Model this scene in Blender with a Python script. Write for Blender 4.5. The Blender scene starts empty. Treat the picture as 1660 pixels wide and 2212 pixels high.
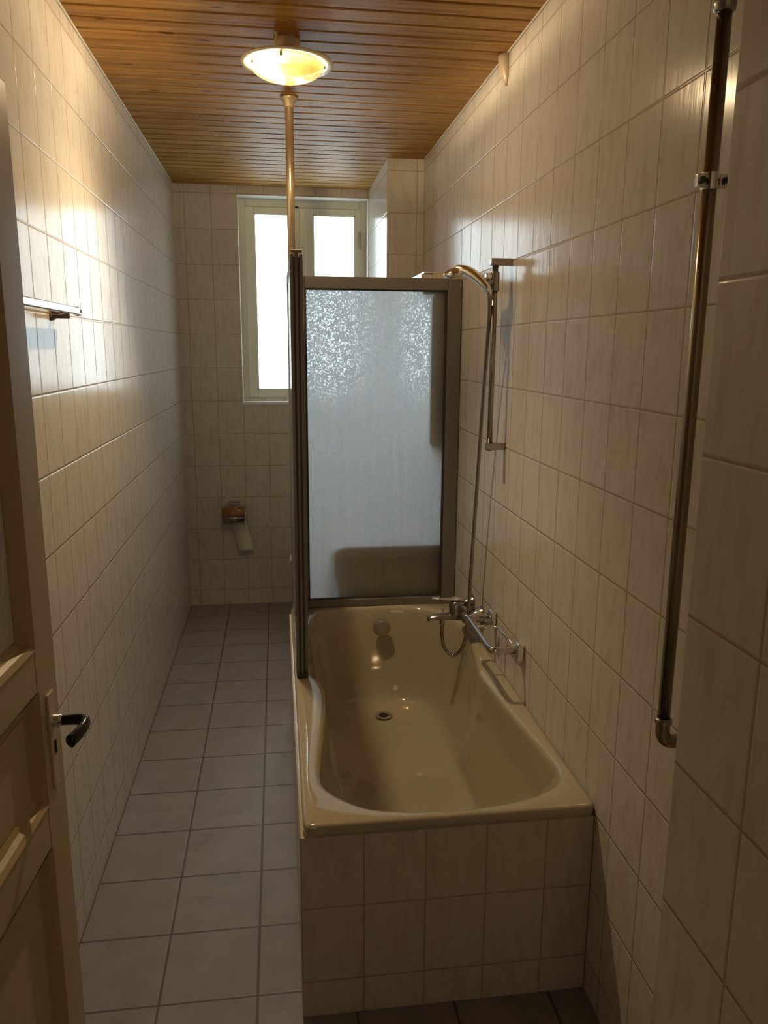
import bpy, bmesh, math, random
from mathutils import Vector, Matrix
random.seed(4)
S = bpy.context.scene
C = S.collection
# ------------------------------------------------------------------ camera
CAMPOS = Vector((0.577, 0.0, 1.6149)); YAW, PIT, ROLL, FPX = 0.1359, -0.2061, 0.0065, 1675.936
f_ = Vector((math.sin(YAW)*math.cos(PIT), math.cos(YAW)*math.cos(PIT), math.sin(PIT)))
r_ = Vector((math.cos(YAW), -math.sin(YAW), 0)); u_ = r_.cross(f_)
r2 = math.cos(ROLL)*r_ + math.sin(ROLL)*u_; u2 = -math.sin(ROLL)*r_ + math.cos(ROLL)*u_
cam = bpy.data.cameras.new('camera'); co = bpy.data.objects.new('camera', cam); C.objects.link(co)
M = Matrix.Identity(4)
for i in range(3):
    M[i][0] = r2[i]; M[i][1] = u2[i]; M[i][2] = -f_[i]; M[i][3] = CAMPOS[i]
co.matrix_world = M
cam.sensor_fit = 'VERTICAL'; cam.sensor_height = 36.0; cam.lens = FPX/2212*36.0; cam.clip_start = 0.01
S.camera = co
# ------------------------------------------------------------------ room numbers
W, D, H = 1.33, 4.874, 2.5456
YT, XT, ZT = 1.628, 0.614, 0.526
NX, NY = 1.077, 0.861
WX0, WX1, WZ0, WZ1 = 0.363, 1.14, 1.290, 2.497
# ------------------------------------------------------------------ light
wd = bpy.data.worlds.new('world'); S.world = wd; wd.use_nodes = True
bg = wd.node_tree.nodes['Background']
bg.inputs[0].default_value = (0.80, 0.91, 1.0, 1); bg.inputs[1].default_value = 6.2
def area(name, loc, rot, sx, sy, power, col, portal=False):
    l = bpy.data.lights.new(name, 'AREA'); l.shape = 'RECTANGLE'; l.size = sx; l.size_y = sy; l.energy = power; l.color = col
    o = bpy.data.objects.new(name, l); o.location = loc; o.rotation_euler = rot; C.objects.link(o)
    if portal: l.cycles.is_portal = True
    return o
area('window_daylight_portal', ((WX0+WX1)/2, D+0.26, (WZ0+WZ1)/2), (math.radians(-90), 0, 0), 0.84, 1.28, 1, (1, 1, 1), True)
LAMP = Vector((0.628, 2.645, 2.468))
def bulb_light(name, loc, power, col, rad):
    l = bpy.data.lights.new(name, 'POINT'); l.energy = power; l.color = col; l.shadow_soft_size = rad
    o = bpy.data.objects.new(name, l); o.location = loc; C.objects.link(o); return o
bulb_light('lamp_bulb_light', LAMP+Vector((-0.052, -0.03, -0.012)), 62.0, (1.0, 0.87, 0.71), 0.018)
# warm fill light added in the hallway behind the viewer
area('hallway_fill', (0.30, -1.55, 1.30), (math.radians(90), 0, 0), 0.7, 1.7, 2.0, (1.0, 0.80, 0.58))
S.view_settings.view_transform = 'Standard'; S.view_settings.look = 'None'; S.view_settings.gamma = 1
S.view_settings.use_curve_mapping = False; S.view_settings.exposure = 0.42
# ------------------------------------------------------------------ node helpers
class NT:
    def __init__(s, name):
        s.m = bpy.data.materials.new(name); s.m.use_nodes = True; s.t = s.m.node_tree; s.n = s.t.nodes
        s.b = s.n['Principled BSDF']; s.out = s.n['Material Output']
    def L(s, a, b): s.t.links.new(a, b)
    def put(s, sock, v):
        if hasattr(v, 'is_linked') or isinstance(v, bpy.types.NodeSocket): s.L(v, sock)
        else: sock.default_value = v
    def math(s, op, a, b=0.0, c=0.0, clamp=False):
        n = s.n.new('ShaderNodeMath'); n.operation = op; n.use_clamp = clamp
        s.put(n.inputs[0], a); s.put(n.inputs[1], b)
        if len(n.inputs) > 2: s.put(n.inputs[2], c)
        return n.outputs[0]
    def mixc(s, f, a, b):
        n = s.n.new('ShaderNodeMix'); n.data_type = 'RGBA'
        s.put(n.inputs['Factor'], f); s.put(n.inputs[6], a if not isinstance(a, tuple) else (*a[:3], 1)); s.put(n.inputs[7], b if not isinstance(b, tuple) else (*b[:3], 1))
        return n.outputs[2]
    def pos(s):
        g = s.n.new('ShaderNodeNewGeometry'); x = s.n.new('ShaderNodeSeparateXYZ'); s.L(g.outputs['Position'], x.inputs[0]); return g, x
    def comb(s, a, b, c):
        n = s.n.new('ShaderNodeCombineXYZ'); s.put(n.inputs[0], a); s.put(n.inputs[1], b); s.put(n.inputs[2], c); return n.outputs[0]
    def noise(s, vec, scale, detail=3, rough=0.5):
        n = s.n.new('ShaderNodeTexNoise'); s.L(vec, n.inputs['Vector']); n.inputs['Scale'].default_value = scale
        n.inputs['Detail'].default_value = detail; n.inputs['Roughness'].default_value = rough; return n.outputs[0]
    def white(s, vec):
        n = s.n.new('ShaderNodeTexWhiteNoise'); n.noise_dimensions = '3D'; s.L(vec, n.inputs['Vector']); return n
    def bump(s, h, strength=0.5, dist=0.001, normal=None):
        n = s.n.new('ShaderNodeBump'); s.L(h, n.inputs['Height']); n.inputs['Strength'].default_value = strength; n.inputs['Distance'].default_value = dist
        if normal is not None: s.L(normal, n.inputs['Normal'])
        return n.outputs[0]
    def smooth(s, v, a, b):
        n = s.n.new('ShaderNodeMapRange'); n.interpolation_type = 'SMOOTHSTEP'; s.put(n.inputs[0], v)
        n.inputs[1].default_value = a; n.inputs[2].default_value = b; return n.outputs[0]
    def set(s, **k):
        names = dict(color='Base Color', rough='Roughness', metal='Metallic', spec='Specular IOR Level', coat='Coat Weight', coatr='Coat Roughness', ior='IOR', trans='Transmission Weight')
        for a, v in k.items():
            sk = s.b.inputs[names[a]]
            if isinstance(v, tuple): v = (*v[:3], 1)
            s.put(sk, v)
        return s
def plain(name, color, rough=0.5, metal=0.0, **k):
    n = NT(name); n.set(color=color, rough=rough, metal=metal, **k)
    g, x = n.pos(); nz = n.noise(g.outputs['Position'], 60, 2)
    n.L(n.bump(nz, 0.04, 0.0004), n.b.inputs['Normal'])
    n.L(n.math('MULTIPLY_ADD', nz, 0.06, rough-0.03), n.b.inputs['Roughness'])
    return n.m
def tile_mat(name, ux0, uy0, pu, z0, pz, col, grout=(0.40, 0.31, 0.21), rough=0.17, jw=0.0022, wave=1.0, floor=False):
    n = NT(name); g, x = n.pos()
    if floor:
        u = n.math('DIVIDE', n.math('SUBTRACT', x.outputs[0], ux0), pu); v = n.math('DIVIDE', n.math('SUBTRACT', x.outputs[1], uy0), pz)
    else:
        nn = n.n.new('ShaderNodeSeparateXYZ'); n.L(g.outputs['True Normal'], nn.inputs[0])
        side = n.math('GREATER_THAN', n.math('ABSOLUTE', nn.outputs[0]), 0.5)
        ux = n.math('SUBTRACT', x.outputs[0], ux0); uy = n.math('SUBTRACT', x.outputs[1], uy0)
        u = n.math('ADD', n.math('MULTIPLY', side, uy), n.math('MULTIPLY', n.math('SUBTRACT', 1.0, side), ux))
        u = n.math('DIVIDE', u, pu); v = n.math('DIVIDE', n.math('SUBTRACT', x.outputs[2], z0), pz)
    def edge(t, p):
        fr = n.math('FRACT', t); return n.math('MULTIPLY', n.math('MINIMUM', fr, n.math('SUBTRACT', 1.0, fr)), p)
    d = n.math('MINIMUM', edge(u, pu), edge(v, pz))
    joint = n.smooth(d, jw*0.45, jw*0.8)
    pillow = n.smooth(d, jw*0.4, jw*0.4+0.0035)
    cell = n.comb(n.math('FLOOR', u), n.math('FLOOR', v), 0.0)
    wn = n.white(cell)
    cs = n.n.new('ShaderNodeSeparateColor'); n.L(wn.outputs['Color'], cs.inputs[0])
    rnd = wn.outputs[0]
    if floor:
        vec = g.outputs['Position']
        mot = n.noise(vec, 9, 5, 0.6); fine = n.noise(vec, 90, 4, 0.6)
        base = n.mixc(n.smooth(mot, 0.3, 0.7), tuple(c*0.86 for c in col), tuple(c*1.12 for c in col))
        base = n.mixc(n.math('MULTIPLY', rnd, 0.5), base, (col[0]*1.02, col[1]*0.93, col[2]*0.9))
        st = n.noise(n.comb(n.math('ADD', n.math('MULTIPLY', x.outputs[0], 60), n.math('MULTIPLY', x.outputs[1], 45)), n.math('SUBTRACT', n.math('MULTIPLY', x.outputs[1], 14), n.math('MULTIPLY', x.outputs[0], 14)), rnd), 1.0, 3, 0.6)
        h = n.math('ADD', n.math('MULTIPLY', fine, 0.25), n.math('MULTIPLY', st, 0.5))
        h = n.math('MULTIPLY_ADD', pillow, 1.2, h)
        n.L(n.bump(h, 0.35, 0.0012), n.b.inputs['Normal'])
        n.set(rough=n.math('MULTIPLY_ADD', fine, 0.15, rough), spec=0.5)
    else:
        off = n.math('MULTIPLY', rnd, 13.0)
        hx = n.math('ADD', x.outputs[0], x.outputs[1])
        vec = n.comb(n.math('MULTIPLY', hx, 38), n.math('ADD', n.math('MULTIPLY', x.outputs[2], 9), n.math('MULTIPLY', hx, 8)), off)
        vein = n.noise(vec, 1.0, 4, 0.62)
        base = n.mixc(n.smooth(vein, 0.42, 0.72), col, (col[0]*0.87, col[1]*0.82, col[2]*0.78))
        base = n.mixc(n.math('MULTIPLY', rnd, 0.25), base, (col[0]*0.95, col[1]*0.92, col[2]*0.9))
        # each tile sits a touch out of plane and its glaze has soft upright ripples
        fu = n.math('FRACT', u); fv = n.math('FRACT', v)
        tilt = n.math('ADD', n.math('MULTIPLY', n.math('SUBTRACT', cs.outputs[0], 0.5), fu), n.math('MULTIPLY', n.math('SUBTRACT', cs.outputs[1], 0.5), fv))
        rip = n.noise(n.comb(n.math('MULTIPLY', hx, 55), n.math('MULTIPLY', x.outputs[2], 9), off), 1.0, 2, 0.5)
        h = n.math('MULTIPLY_ADD', pillow, 1.0, n.math('MULTIPLY', tilt, 0.9*wave))
        h = n.math('MULTIPLY_ADD', rip, 0.34*wave, h)
        n.L(n.bump(h, 0.9, 0.0012), n.b.inputs['Normal'])
        n.set(rough=n.math('MULTIPLY_ADD', vein, 0.05, rough-0.01), spec=0.12)
    n.L(n.mixc(joint, grout, base), n.b.inputs['Base Color'])
    return n.m
# ------------------------------------------------------------------ mesh helpers
def link(name, bm, mat, parent=None, smooth=False, bevel=0.0, seg=2, kind=None, sub=0, angle=40):
    bm.normal_update()
    me = bpy.data.meshes.new(name); bm.to_mesh(me); bm.free()
    for m in (mat if isinstance(mat, (list, tuple)) else [mat]): me.materials.append(m)
    o = bpy.data.objects.new(name, me); C.objects.link(o)
    if smooth:
        for p in me.polygons: p.use_smooth = True
    if bevel:
        md = o.modifiers.new('bevel', 'BEVEL'); md.width = bevel; md.segments = seg; md.limit_method = 'ANGLE'; md.angle_limit = math.radians(35)
        for p in me.polygons: p.use_smooth = True
        wn = o.modifiers.new('wn', 'WEIGHTED_NORMAL'); wn.keep_sharp = True
    if sub:
        md = o.modifiers.new('sub', 'SUBSURF'); md.levels = sub; md.render_levels = sub
    if parent is not None:
        o.parent = parent
        o.matrix_parent_inverse = Matrix.Translation(-parent.location)
    if kind: o['kind'] = kind
    return o
def thing(name, label, cat, loc, group=None):
    o = bpy.data.objects.new(name, None); o.empty_display_size = 0.05; o.location = loc; C.objects.link(o)
    o['label'] = label; o['category'] = cat
    if group: o['group'] = group
    return o
def tag(o, label, cat): o['label'] = label; o['category'] = cat; return o
def box(bm, x0, x1, y0, y1, z0, z1, mi=0):
    vs = [bm.verts.new(p) for p in ((x0,y0,z0),(x1,y0,z0),(x1,y1,z0),(x0,y1,z0),(x0,y0,z1),(x1,y0,z1),(x1,y1,z1),(x0,y1,z1))]
    for q in ((0,3,2,1),(4,5,6,7),(0,1,5,4),(1,2,6,5),(2,3,7,6),(3,0,4,7)):
        fc = bm.faces.new([vs[i] for i in q]); fc.material_index = mi
    return vs
def B(*a):
    bm = bmesh.new(); box(bm, *a); return bm
def loft(bm, loops, cap0=True, cap1=True, closed=True):
    rows = [[bm.verts.new(p) for p in lp] for lp in loops]
    n = len(rows[0])
    for a, b in zip(rows[:-1], rows[1:]):
        for i in range(n if closed else n-1):
            j = (i+1) % n
            bm.faces.new((a[i], a[j], b[j], b[i]))
    if cap0: bm.faces.new(list(reversed(rows[0])))
    if cap1: bm.faces.new(rows[-1])
    return rows
def tube(bm, pts, rad, seg=14, cap=True):
    pts = [Vector(p) for p in pts]; n = len(pts)
    rads = rad if isinstance(rad, (list, tuple)) else [rad]*n
    up = None; loops = []
    for i, p in enumerate(pts):
        t = (pts[min(i+1, n-1)] - pts[max(i-1, 0)]).normalized()
        if up is None:
            a = Vector((0, 0, 1)) if abs(t.z) < 0.9 else Vector((0, 1, 0)); up = (a - t*a.dot(t)).normalized()
        else:
            up = (up - t*up.dot(t)).normalized()
        s = t.cross(up)
        loops.append([p + (up*math.cos(2*math.pi*k/seg) + s*math.sin(2*math.pi*k/seg))*rads[i] for k in range(seg)])
    loft(bm, loops, cap, cap)
def spline(pts, k=8, closed=False):
    P = [Vector(p) for p in pts]; n = len(P); out = []
    rng = range(n) if closed else range(n-1)
    for i in rng:
        if closed: a, b, c, d = P[(i-1) % n], P[i], P[(i+1) % n], P[(i+2) % n]
        else: a, b, c, d = P[max(i-1, 0)], P[i], P[i+1], P[min(i+2, n-1)]
        for j in range(k):
            t = j/k
            out.append(0.5*((2*b) + (c-a)*t + (2*a-5*b+4*c-d)*t*t + (3*b-a-3*c+d)*t**3))
    if not closed: out.append(P[-1])
    return out
def lathe(bm, prof, c, axis='z', seg=40):
    c = Vector(c); loops = []
    for r, h in prof:
        lp = []
        for k in range(seg):
            a = 2*math.pi*k/seg; r_2 = max(r, 1e-5)
            if axis == 'z': v = Vector((r_2*math.cos(a), r_2*math.sin(a), h))
            elif axis == 'x': v = Vector((h, r_2*math.cos(a), r_2*math.sin(a)))
            else: v = Vector((r_2*math.sin(a), h, r_2*math.cos(a)))
            lp.append(c+v)
        loops.append(lp)
    loft(bm, loops, True, True)
def T(pts, rad, seg=14):
    bm = bmesh.new(); tube(bm, pts, rad, seg); return bm
def LT(prof, c, axis='z', seg=40):
    bm = bmesh.new(); lathe(bm, prof, c, axis, seg); return bm
# ------------------------------------------------------------------ materials
TC = (0.635, 0.595, 0.54)
P = 0.1528
m_left = tile_mat('tiles_left', 0.2128, 2.031, 0.152, 0.1, 0.2, TC)
m_right = tile_mat('tiles_right', 0.2128, 2.1583, P, 0.0951, 0.2, TC)
m_back = tile_mat('tiles_back', 0.2128, 2.031, P, 0.1, 0.2, TC)
m_chase = tile_mat('tiles_chase', 1.14, 4.434, P, 0.089, 0.2, TC)
m_near = tile_mat('tiles_near', 1.077, 0.71, P, 0.0942, 0.2, TC)
m_tub = tile_mat('tiles_tub', 0.7573, 1.70, 0.1505, 0.0982, 0.204, (0.60, 0.54, 0.47), jw=0.0024)
m_floor = tile_mat('floor_tiles', 0.2472, 1.7114, 0.2466, 0, 0.2444, (0.235, 0.217, 0.22), grout=(0.085, 0.065, 0.05), rough=0.36, jw=0.0052, floor=True)
m_plaster = plain('hall_plaster', (0.62, 0.50, 0.36), 0.8)
m_white = plain('white_plaster', (0.80, 0.80, 0.76), 0.6)
m_cream = plain('cream_window_paint', (0.72, 0.70, 0.56), 0.35)
m_door = plain('cream_door_paint', (0.52, 0.425, 0.265), 0.38)
m_door_shade = plain('door_recess_shade', (0.48, 0.36, 0.18), 0.4)  # door cream darkened and browned to put in the shade of the recesses
m_chrome = plain('chrome', (0.88, 0.88, 0.88), 0.10, 1.0)
m_dullchrome = plain('dull_chrome', (0.40, 0.375, 0.35), 0.22, 1.0)
m_pipe = plain('tarnished_pipe', (0.33, 0.275, 0.195), 0.23, 1.0)
m_alu = plain('bronze_aluminium', (0.225, 0.205, 0.18), 0.42, 0.4)
m_alud = plain('dark_seal', (0.05, 0.045, 0.04), 0.5)
m_pole = plain('brass_pole', (0.74, 0.60, 0.40), 0.34, 0.85)
m_enamel = plain('cream_enamel', (0.46, 0.395, 0.285), 0.06, coat=1.0, coatr=0.02)
m_ceram = plain('beige_ceramic', (0.62, 0.55, 0.42), 0.12)
m_wc = plain('white_ceramic', (0.82, 0.80, 0.76), 0.1)
m_black = plain('black_lacquer', (0.012, 0.009, 0.007), 0.16)
m_dark = plain('drain_dark', (0.01, 0.009, 0.008), 0.6)
m_grey = plain('grey_knob', (0.40, 0.37, 0.34), 0.25, 0.7)
m_paper = plain('toilet_paper', (0.72, 0.67, 0.57), 0.9)
m_glint = plain('edge_glint', (0.72, 0.66, 0.54), 0.5)
m_beige = plain('beige_plastic', (0.62, 0.50, 0.35), 0.35)
m_mirror = plain('mirror', (0.85, 0.85, 0.85), 0.02, 1.0)
m_barface = plain('white_bar_face', (0.88, 0.90, 0.90), 0.13, 1.0)
# wood
def wood_mat():
    n = NT('varnished_pine'); g, x = n.pos()
    bi = n.math('FLOOR', n.math('DIVIDE', n.math('SUBTRACT', x.outputs[1], 2.400), 0.0832))
    wn = n.white(n.comb(bi, 3.0, 1.0)); rnd = wn.outputs[0]
    off = n.math('MULTIPLY', rnd, 37.0)
    gv = n.comb(n.math('ADD', n.math('MULTIPLY', x.outputs[0], 3.0), off), n.math('MULTIPLY', x.outputs[1], 70), off)
    grain = n.noise(gv, 1.0, 5, 0.6)
    big = n.noise(n.comb(n.math('ADD', n.math('MULTIPLY', x.outputs[0], 1.6), off), n.math('MULTIPLY', x.outputs[1], 6), off), 1.0, 2)
    c = n.mixc(n.smooth(grain, 0.3, 0.7), (0.28, 0.128, 0.028), (0.60, 0.325, 0.085))
    c = n.mixc(n.math('MULTIPLY', n.smooth(big, 0.4, 0.8), 0.5), c, (0.28, 0.12, 0.035))
    c = n.mixc(n.math('MULTIPLY', rnd, 0.35), c, (0.54, 0.31, 0.085))
    vo = n.n.new('ShaderNodeTexVoronoi'); vo.feature = 'F1'
    n.L(n.comb(n.math('ADD', n.math('MULTIPLY', x.outputs[0], 3.2), off), n.math('MULTIPLY', x.outputs[1], 12.0), 0.0), vo.inputs['Vector']); vo.inputs['Scale'].default_value = 1.0
    knot = n.smooth(vo.outputs['Distance'], 0.03, 0.10)
    c = n.mixc(knot, (0.13, 0.045, 0.015), c)
    n.L(c, n.b.inputs['Base Color'])
    n.L(n.bump(grain, 0.25, 0.0008), n.b.inputs['Normal'])
    n.set(rough=0.50, spec=0.12, coat=0.0, coatr=0.35)
    return n.m
m_wood = wood_mat()
# glass sheets
def sheet_glass(name, kind):
    n = NT(name); g, x = n.pos()
    tr = n.n.new('ShaderNodeBsdfTransparent'); tl = n.n.new('ShaderNodeBsdfTranslucent'); rf = n.n.new('ShaderNodeBsdfRefraction'); gl = n.n.new('ShaderNodeBsdfGlossy')
    def mix(f, a, b):
        m = n.n.new('ShaderNodeMixShader'); n.put(m.inputs[0], f); n.L(a, m.inputs[1]); n.L(b, m.inputs[2]); return m.outputs[0]
    fr = n.n.new('ShaderNodeFresnel'); fr.inputs[0].default_value = 1.45
    if kind == 'window':
        vec = n.comb(n.math('MULTIPLY', x.outputs[0], 26), 0.0, n.math('MULTIPLY', x.outputs[2], 60))
        nz = n.noise(vec, 1.0, 3, 0.6)
        nb = n.bump(nz, 0.8, 0.003)
        tr.inputs[0].default_value = (0.92, 0.95, 0.94, 1)
        tl.inputs[0].default_value = (0.9, 0.93, 0.93, 1); n.L(nb, tl.inputs['Normal'])
        gl.inputs['Roughness'].default_value = 0.1; n.L(nb, gl.inputs['Normal']); n.L(nb, fr.inputs['Normal'])
        sh = mix(0.12, tr.outputs[0], tl.outputs[0])
        sh = mix(n.math('MULTIPLY', fr.outputs[0], 0.6), sh, gl.outputs[0])
    elif kind == 'screen':
        streak = n.noise(n.comb(n.math('MULTIPLY', n.math('ADD', x.outputs[0], x.outputs[1]), 34), 0.0, n.math('MULTIPLY', x.outputs[2], 3)), 1.0, 4, 0.7)
        peb = n.noise(g.outputs['Position'], 165, 2, 0.55)
        h = n.math('ADD', n.math('MULTIPLY', peb, 0.6), n.math('MULTIPLY', streak, 0.4))
        nb = n.bump(h, 0.75, 0.0035)
        n.L(n.mixc(n.smooth(n.math('MULTIPLY_ADD', streak, 0.5, n.math('MULTIPLY', peb, 0.5)), 0.40, 0.60), (0.88, 0.94, 1.0), (1.0, 1.0, 1.0)), tl.inputs[0]); n.L(nb, tl.inputs['Normal'])
        rf.inputs[0].default_value = (0.90, 0.95, 1.0, 1); rf.inputs['IOR'].default_value = 1.18; rf.inputs['Roughness'].default_value = 0.7; n.L(nb, rf.inputs['Normal'])
        gl.inputs['Roughness'].default_value = 0.12; n.L(nb, gl.inputs['Normal'])
        sh = mix(n.math('SUBTRACT', 1.05, n.math('MULTIPLY', n.smooth(peb, 0.45, 0.7), 0.32)), rf.outputs[0], tl.outputs[0])
        sh = mix(n.math('MULTIPLY', fr.outputs[0], 0.5), sh, gl.outputs[0])
    elif kind == 'clear':
        gl.inputs['Roughness'].default_value = 0.04
        sh = mix(n.math('MULTIPLY', fr.outputs[0], 0.8), tr.outputs[0], gl.outputs[0])
    elif kind == 'door':
        nz = n.noise(g.outputs['Position'], 45, 3, 0.6); nb = n.bump(nz, 1.0, 0.004)
        df = n.n.new('ShaderNodeBsdfDiffuse'); df.inputs[0].default_value = (0.82, 0.82, 0.80, 1); n.L(nb, df.inputs['Normal'])
        tl.inputs[0].default_value = (0.6, 0.6, 0.58, 1); gl.inputs['Roughness'].default_value = 0.12; n.L(nb, gl.inputs['Normal'])
        sh = mix(0.25, df.outputs[0], tl.outputs[0]); sh = mix(0.14, sh, gl.outputs[0])
    elif kind == 'bowl':
        nz = n.noise(g.outputs['Position'], 14, 4, 0.7)
        vein = n.math('SUBTRACT', 1.0, n.smooth(n.math('ABSOLUTE', n.math('SUBTRACT', nz, 0.5)), 0.0, 0.035))
        col = n.mixc(n.math('MULTIPLY', vein, 0.55), (1.0, 0.62, 0.16), (0.50, 0.20, 0.04))
        n.L(col, tl.inputs[0]); tr.inputs[0].default_value = (1.0, 0.94, 0.80, 1)
        gl.inputs['Roughness'].default_value = 0.1
        sh = mix(0.06, tr.outputs[0], tl.outputs[0]); sh = mix(n.math('MULTIPLY', fr.outputs[0], 0.8), sh, gl.outputs[0])
    elif kind == 'amber':
        n.set(color=(0.42, 0.15, 0.03), rough=0.08, trans=0.35, coat=0.5); return n.m
    n.L(sh, n.out.inputs['Surface']); n.n.remove(n.b)
    return n.m
g_window = sheet_glass('window_glass', 'window'); g_screen = sheet_glass('frosted_screen', 'screen')
g_clear = sheet_glass('clear_glass', 'clear'); g_door = sheet_glass('door_glass', 'door'); g_bowl = sheet_glass('lamp_glass', 'bowl'); m_amber = sheet_glass('amber_plastic', 'amber')
# ================================================================== STRUCTURE
YB = -1.7
st = 'structure'
link('floor', B(-0.9, W+0.15, YB-0.1, D+0.1, -0.1, 0.0), m_floor, kind=st)
bm = bmesh.new()
k0 = int((YB-2.4)/0.0832)-1
k = k0
while True:
    a = 2.400 + 0.0832*k; b = a+0.0832
    if a > D+0.02: break
    y0, y1 = a+0.0044, b-0.0044
    prof = [(y0, H+0.022), (y0, H+0.003), (y0+0.003, H), (y1-0.003, H), (y1, H+0.003), (y1, H+0.022)]
    loft(bm, [[(xx, p, q) for p, q in prof] for xx in (-0.88, W+0.12)], True, True)
    k += 1
box(bm, -0.9, W+0.14, YB-0.1, D+0.1, H+0.0215, H+0.06)
link('ceiling', bm, m_wood, kind=st)
link('wall_left', B(-0.14, 0.0, 0.30, D+0.14, 0.0, H+0.05), m_left, kind=st)
link('wall_right', B(W, W+0.14, NY-0.01, D+0.14, 0.0, H+0.05), m_right, kind=st)
# back wall with window opening
bm = bmesh.new(); T_ = 0.26
box(bm, 0.0, WX0, D, D+T_, 0.0, H+0.05); box(bm, WX1, W, D, D+T_, 0.0, H+0.05)
box(bm, WX0, WX1, D, D+T_, 0.0, WZ0); box(bm, WX0, WX1, D, D+T_, WZ1, H+0.05)
link('wall_back', bm, m_back, kind=st)
link('wall_back_right', B(1.14, W-0.0005, 4.08, D-0.0005, 0.0, H), m_chase, kind=st, bevel=0.002)
link('wall_front_right', B(NX, W+0.14, YB, NY, 0.0, H), m_near, kind=st, bevel=0.003)
link('wall_front_left', B(-0.14, 0.165, 0.20, 0.30, 0.0, H), m_plaster, kind=st)
bm = bmesh.new()
box(bm, -0.9, NX, YB-0.1, YB, 0, H); box(bm, -0.9, -0.8, YB, 0.2, 0, H); box(bm, -0.8, -0.14, 0.2, 0.3, 0, H)
link('wall_front', bm, m_plaster, kind=st)
link('trim_1', T([(0.003, 1.0, H-0.001), (0.003, D-0.01, H-0.001)], 0.0035, 8), m_glint, kind=st)  # pale beads stand in for the glint along the ceiling edges
link('trim_2', T([(W-0.003, NY+0.01, H-0.001), (W-0.003, 4.07, H-0.001)], 0.0035, 8), m_glint, kind=st)
# reveal lining plaster + sill
bm = bmesh.new(); e = 0.004
box(bm, WX0, WX0+e, D-0.001, D+0.12, WZ0, WZ1); box(bm, WX1-e, WX1-0.0005, D-0.001, D+0.12, WZ0, WZ1)
box(bm, WX0, WX1, D-0.001, D+0.12, WZ1-e, WZ1)
link('trim_3', bm, m_white, kind=st)
# ---- window
win = bpy.data.objects.new('window_1', None); win.location = ((WX0+WX1)/2, D+0.12, WZ0); C.objects.link(win); win['kind'] = st
fy0, fy1 = D+0.12, D+0.17
bm = bmesh.new(); fw = 0.046
box(bm, WX0, WX0+fw, fy0, fy1, WZ0, WZ1); box(bm, WX1-fw, WX1, fy0, fy1, WZ0, WZ1)
box(bm, WX0+fw, WX1-fw, fy0, fy1, WZ1-fw, WZ1); box(bm, WX0+fw, WX1-fw, fy0, fy1, WZ0, WZ0+0.034)
link('window_frame', bm, m_cream, win, bevel=0.003)
def sash(x0, x1, g0, g1):
    z0, z1 = WZ0+0.030, WZ1-0.048; gz0, gz1 = 1.366, 2.412
    bm = bmesh.new(); y0, y1 = fy0-0.012, fy1-0.01
    box(bm, x0, g0, y0, y1, z0, z1); box(bm, g1, x1, y0, y1, z0, z1)
    box(bm, g0, g1, y0, y1, z0, gz0); box(bm, g0, g1, y0, y1, gz1, z1)
    s = link('sash', bm, m_cream, win, bevel=0.003)
    p = link('pane', B(g0-0.004, g1+0.004, fy0+0.013, fy0+0.017, gz0-0.004, gz1+0.004), g_window); p.parent = s
    bd = bmesh.new()
    for (a, b, c, d) in ((g0, g0+0.006, gz0, gz1), (g1-0.006, g1, gz0, gz1), (g0, g1, gz0, gz0+0.006), (g0, g1, gz1-0.006, gz1)):
        box(bd, a, b, y0+0.004, fy0+0.013, c, d)
    q = link('glazing_bead', bd, m_cream); q.parent = s
    return s
s1 = sash(WX0+0.040, 0.7495, 0.458, 0.692); s2 = sash(0.7505, WX1-0.040, 0.812, 1.068)
link('centre_strip', B(0.733, 0.767, fy0-0.024, fy0-0.012, WZ0+0.034, WZ1-0.052), m_cream, win, bevel=0.004)
for z in (2.27, 1.5):
    link('hinge', T([(WX1-0.043, fy0-0.018, z-0.05), (WX1-0.043, fy0-0.018, z+0.05)], 0.007, 12), m_grey, win)
link('latch', B(0.700, 0.725, fy0-0.022, fy0-0.010, WZ1-0.050, WZ1-0.040), m_dark, win)
link('window_sill', B(WX0-0.0, WX1, D-0.006, D+0.12, WZ0-0.012, WZ0+0.006), m_white, win, bevel=0.002)
# ================================================================== DOOR (open, folded back towards the left wall)
DA = math.radians(3.35); DL, DHt, DT = 0.74, 1.965, 0.040
door = bpy.data.objects.new('door_1', None); C.objects.link(door); door['kind'] = st
door.location = (0.2225, 1.20, 0.0)
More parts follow.
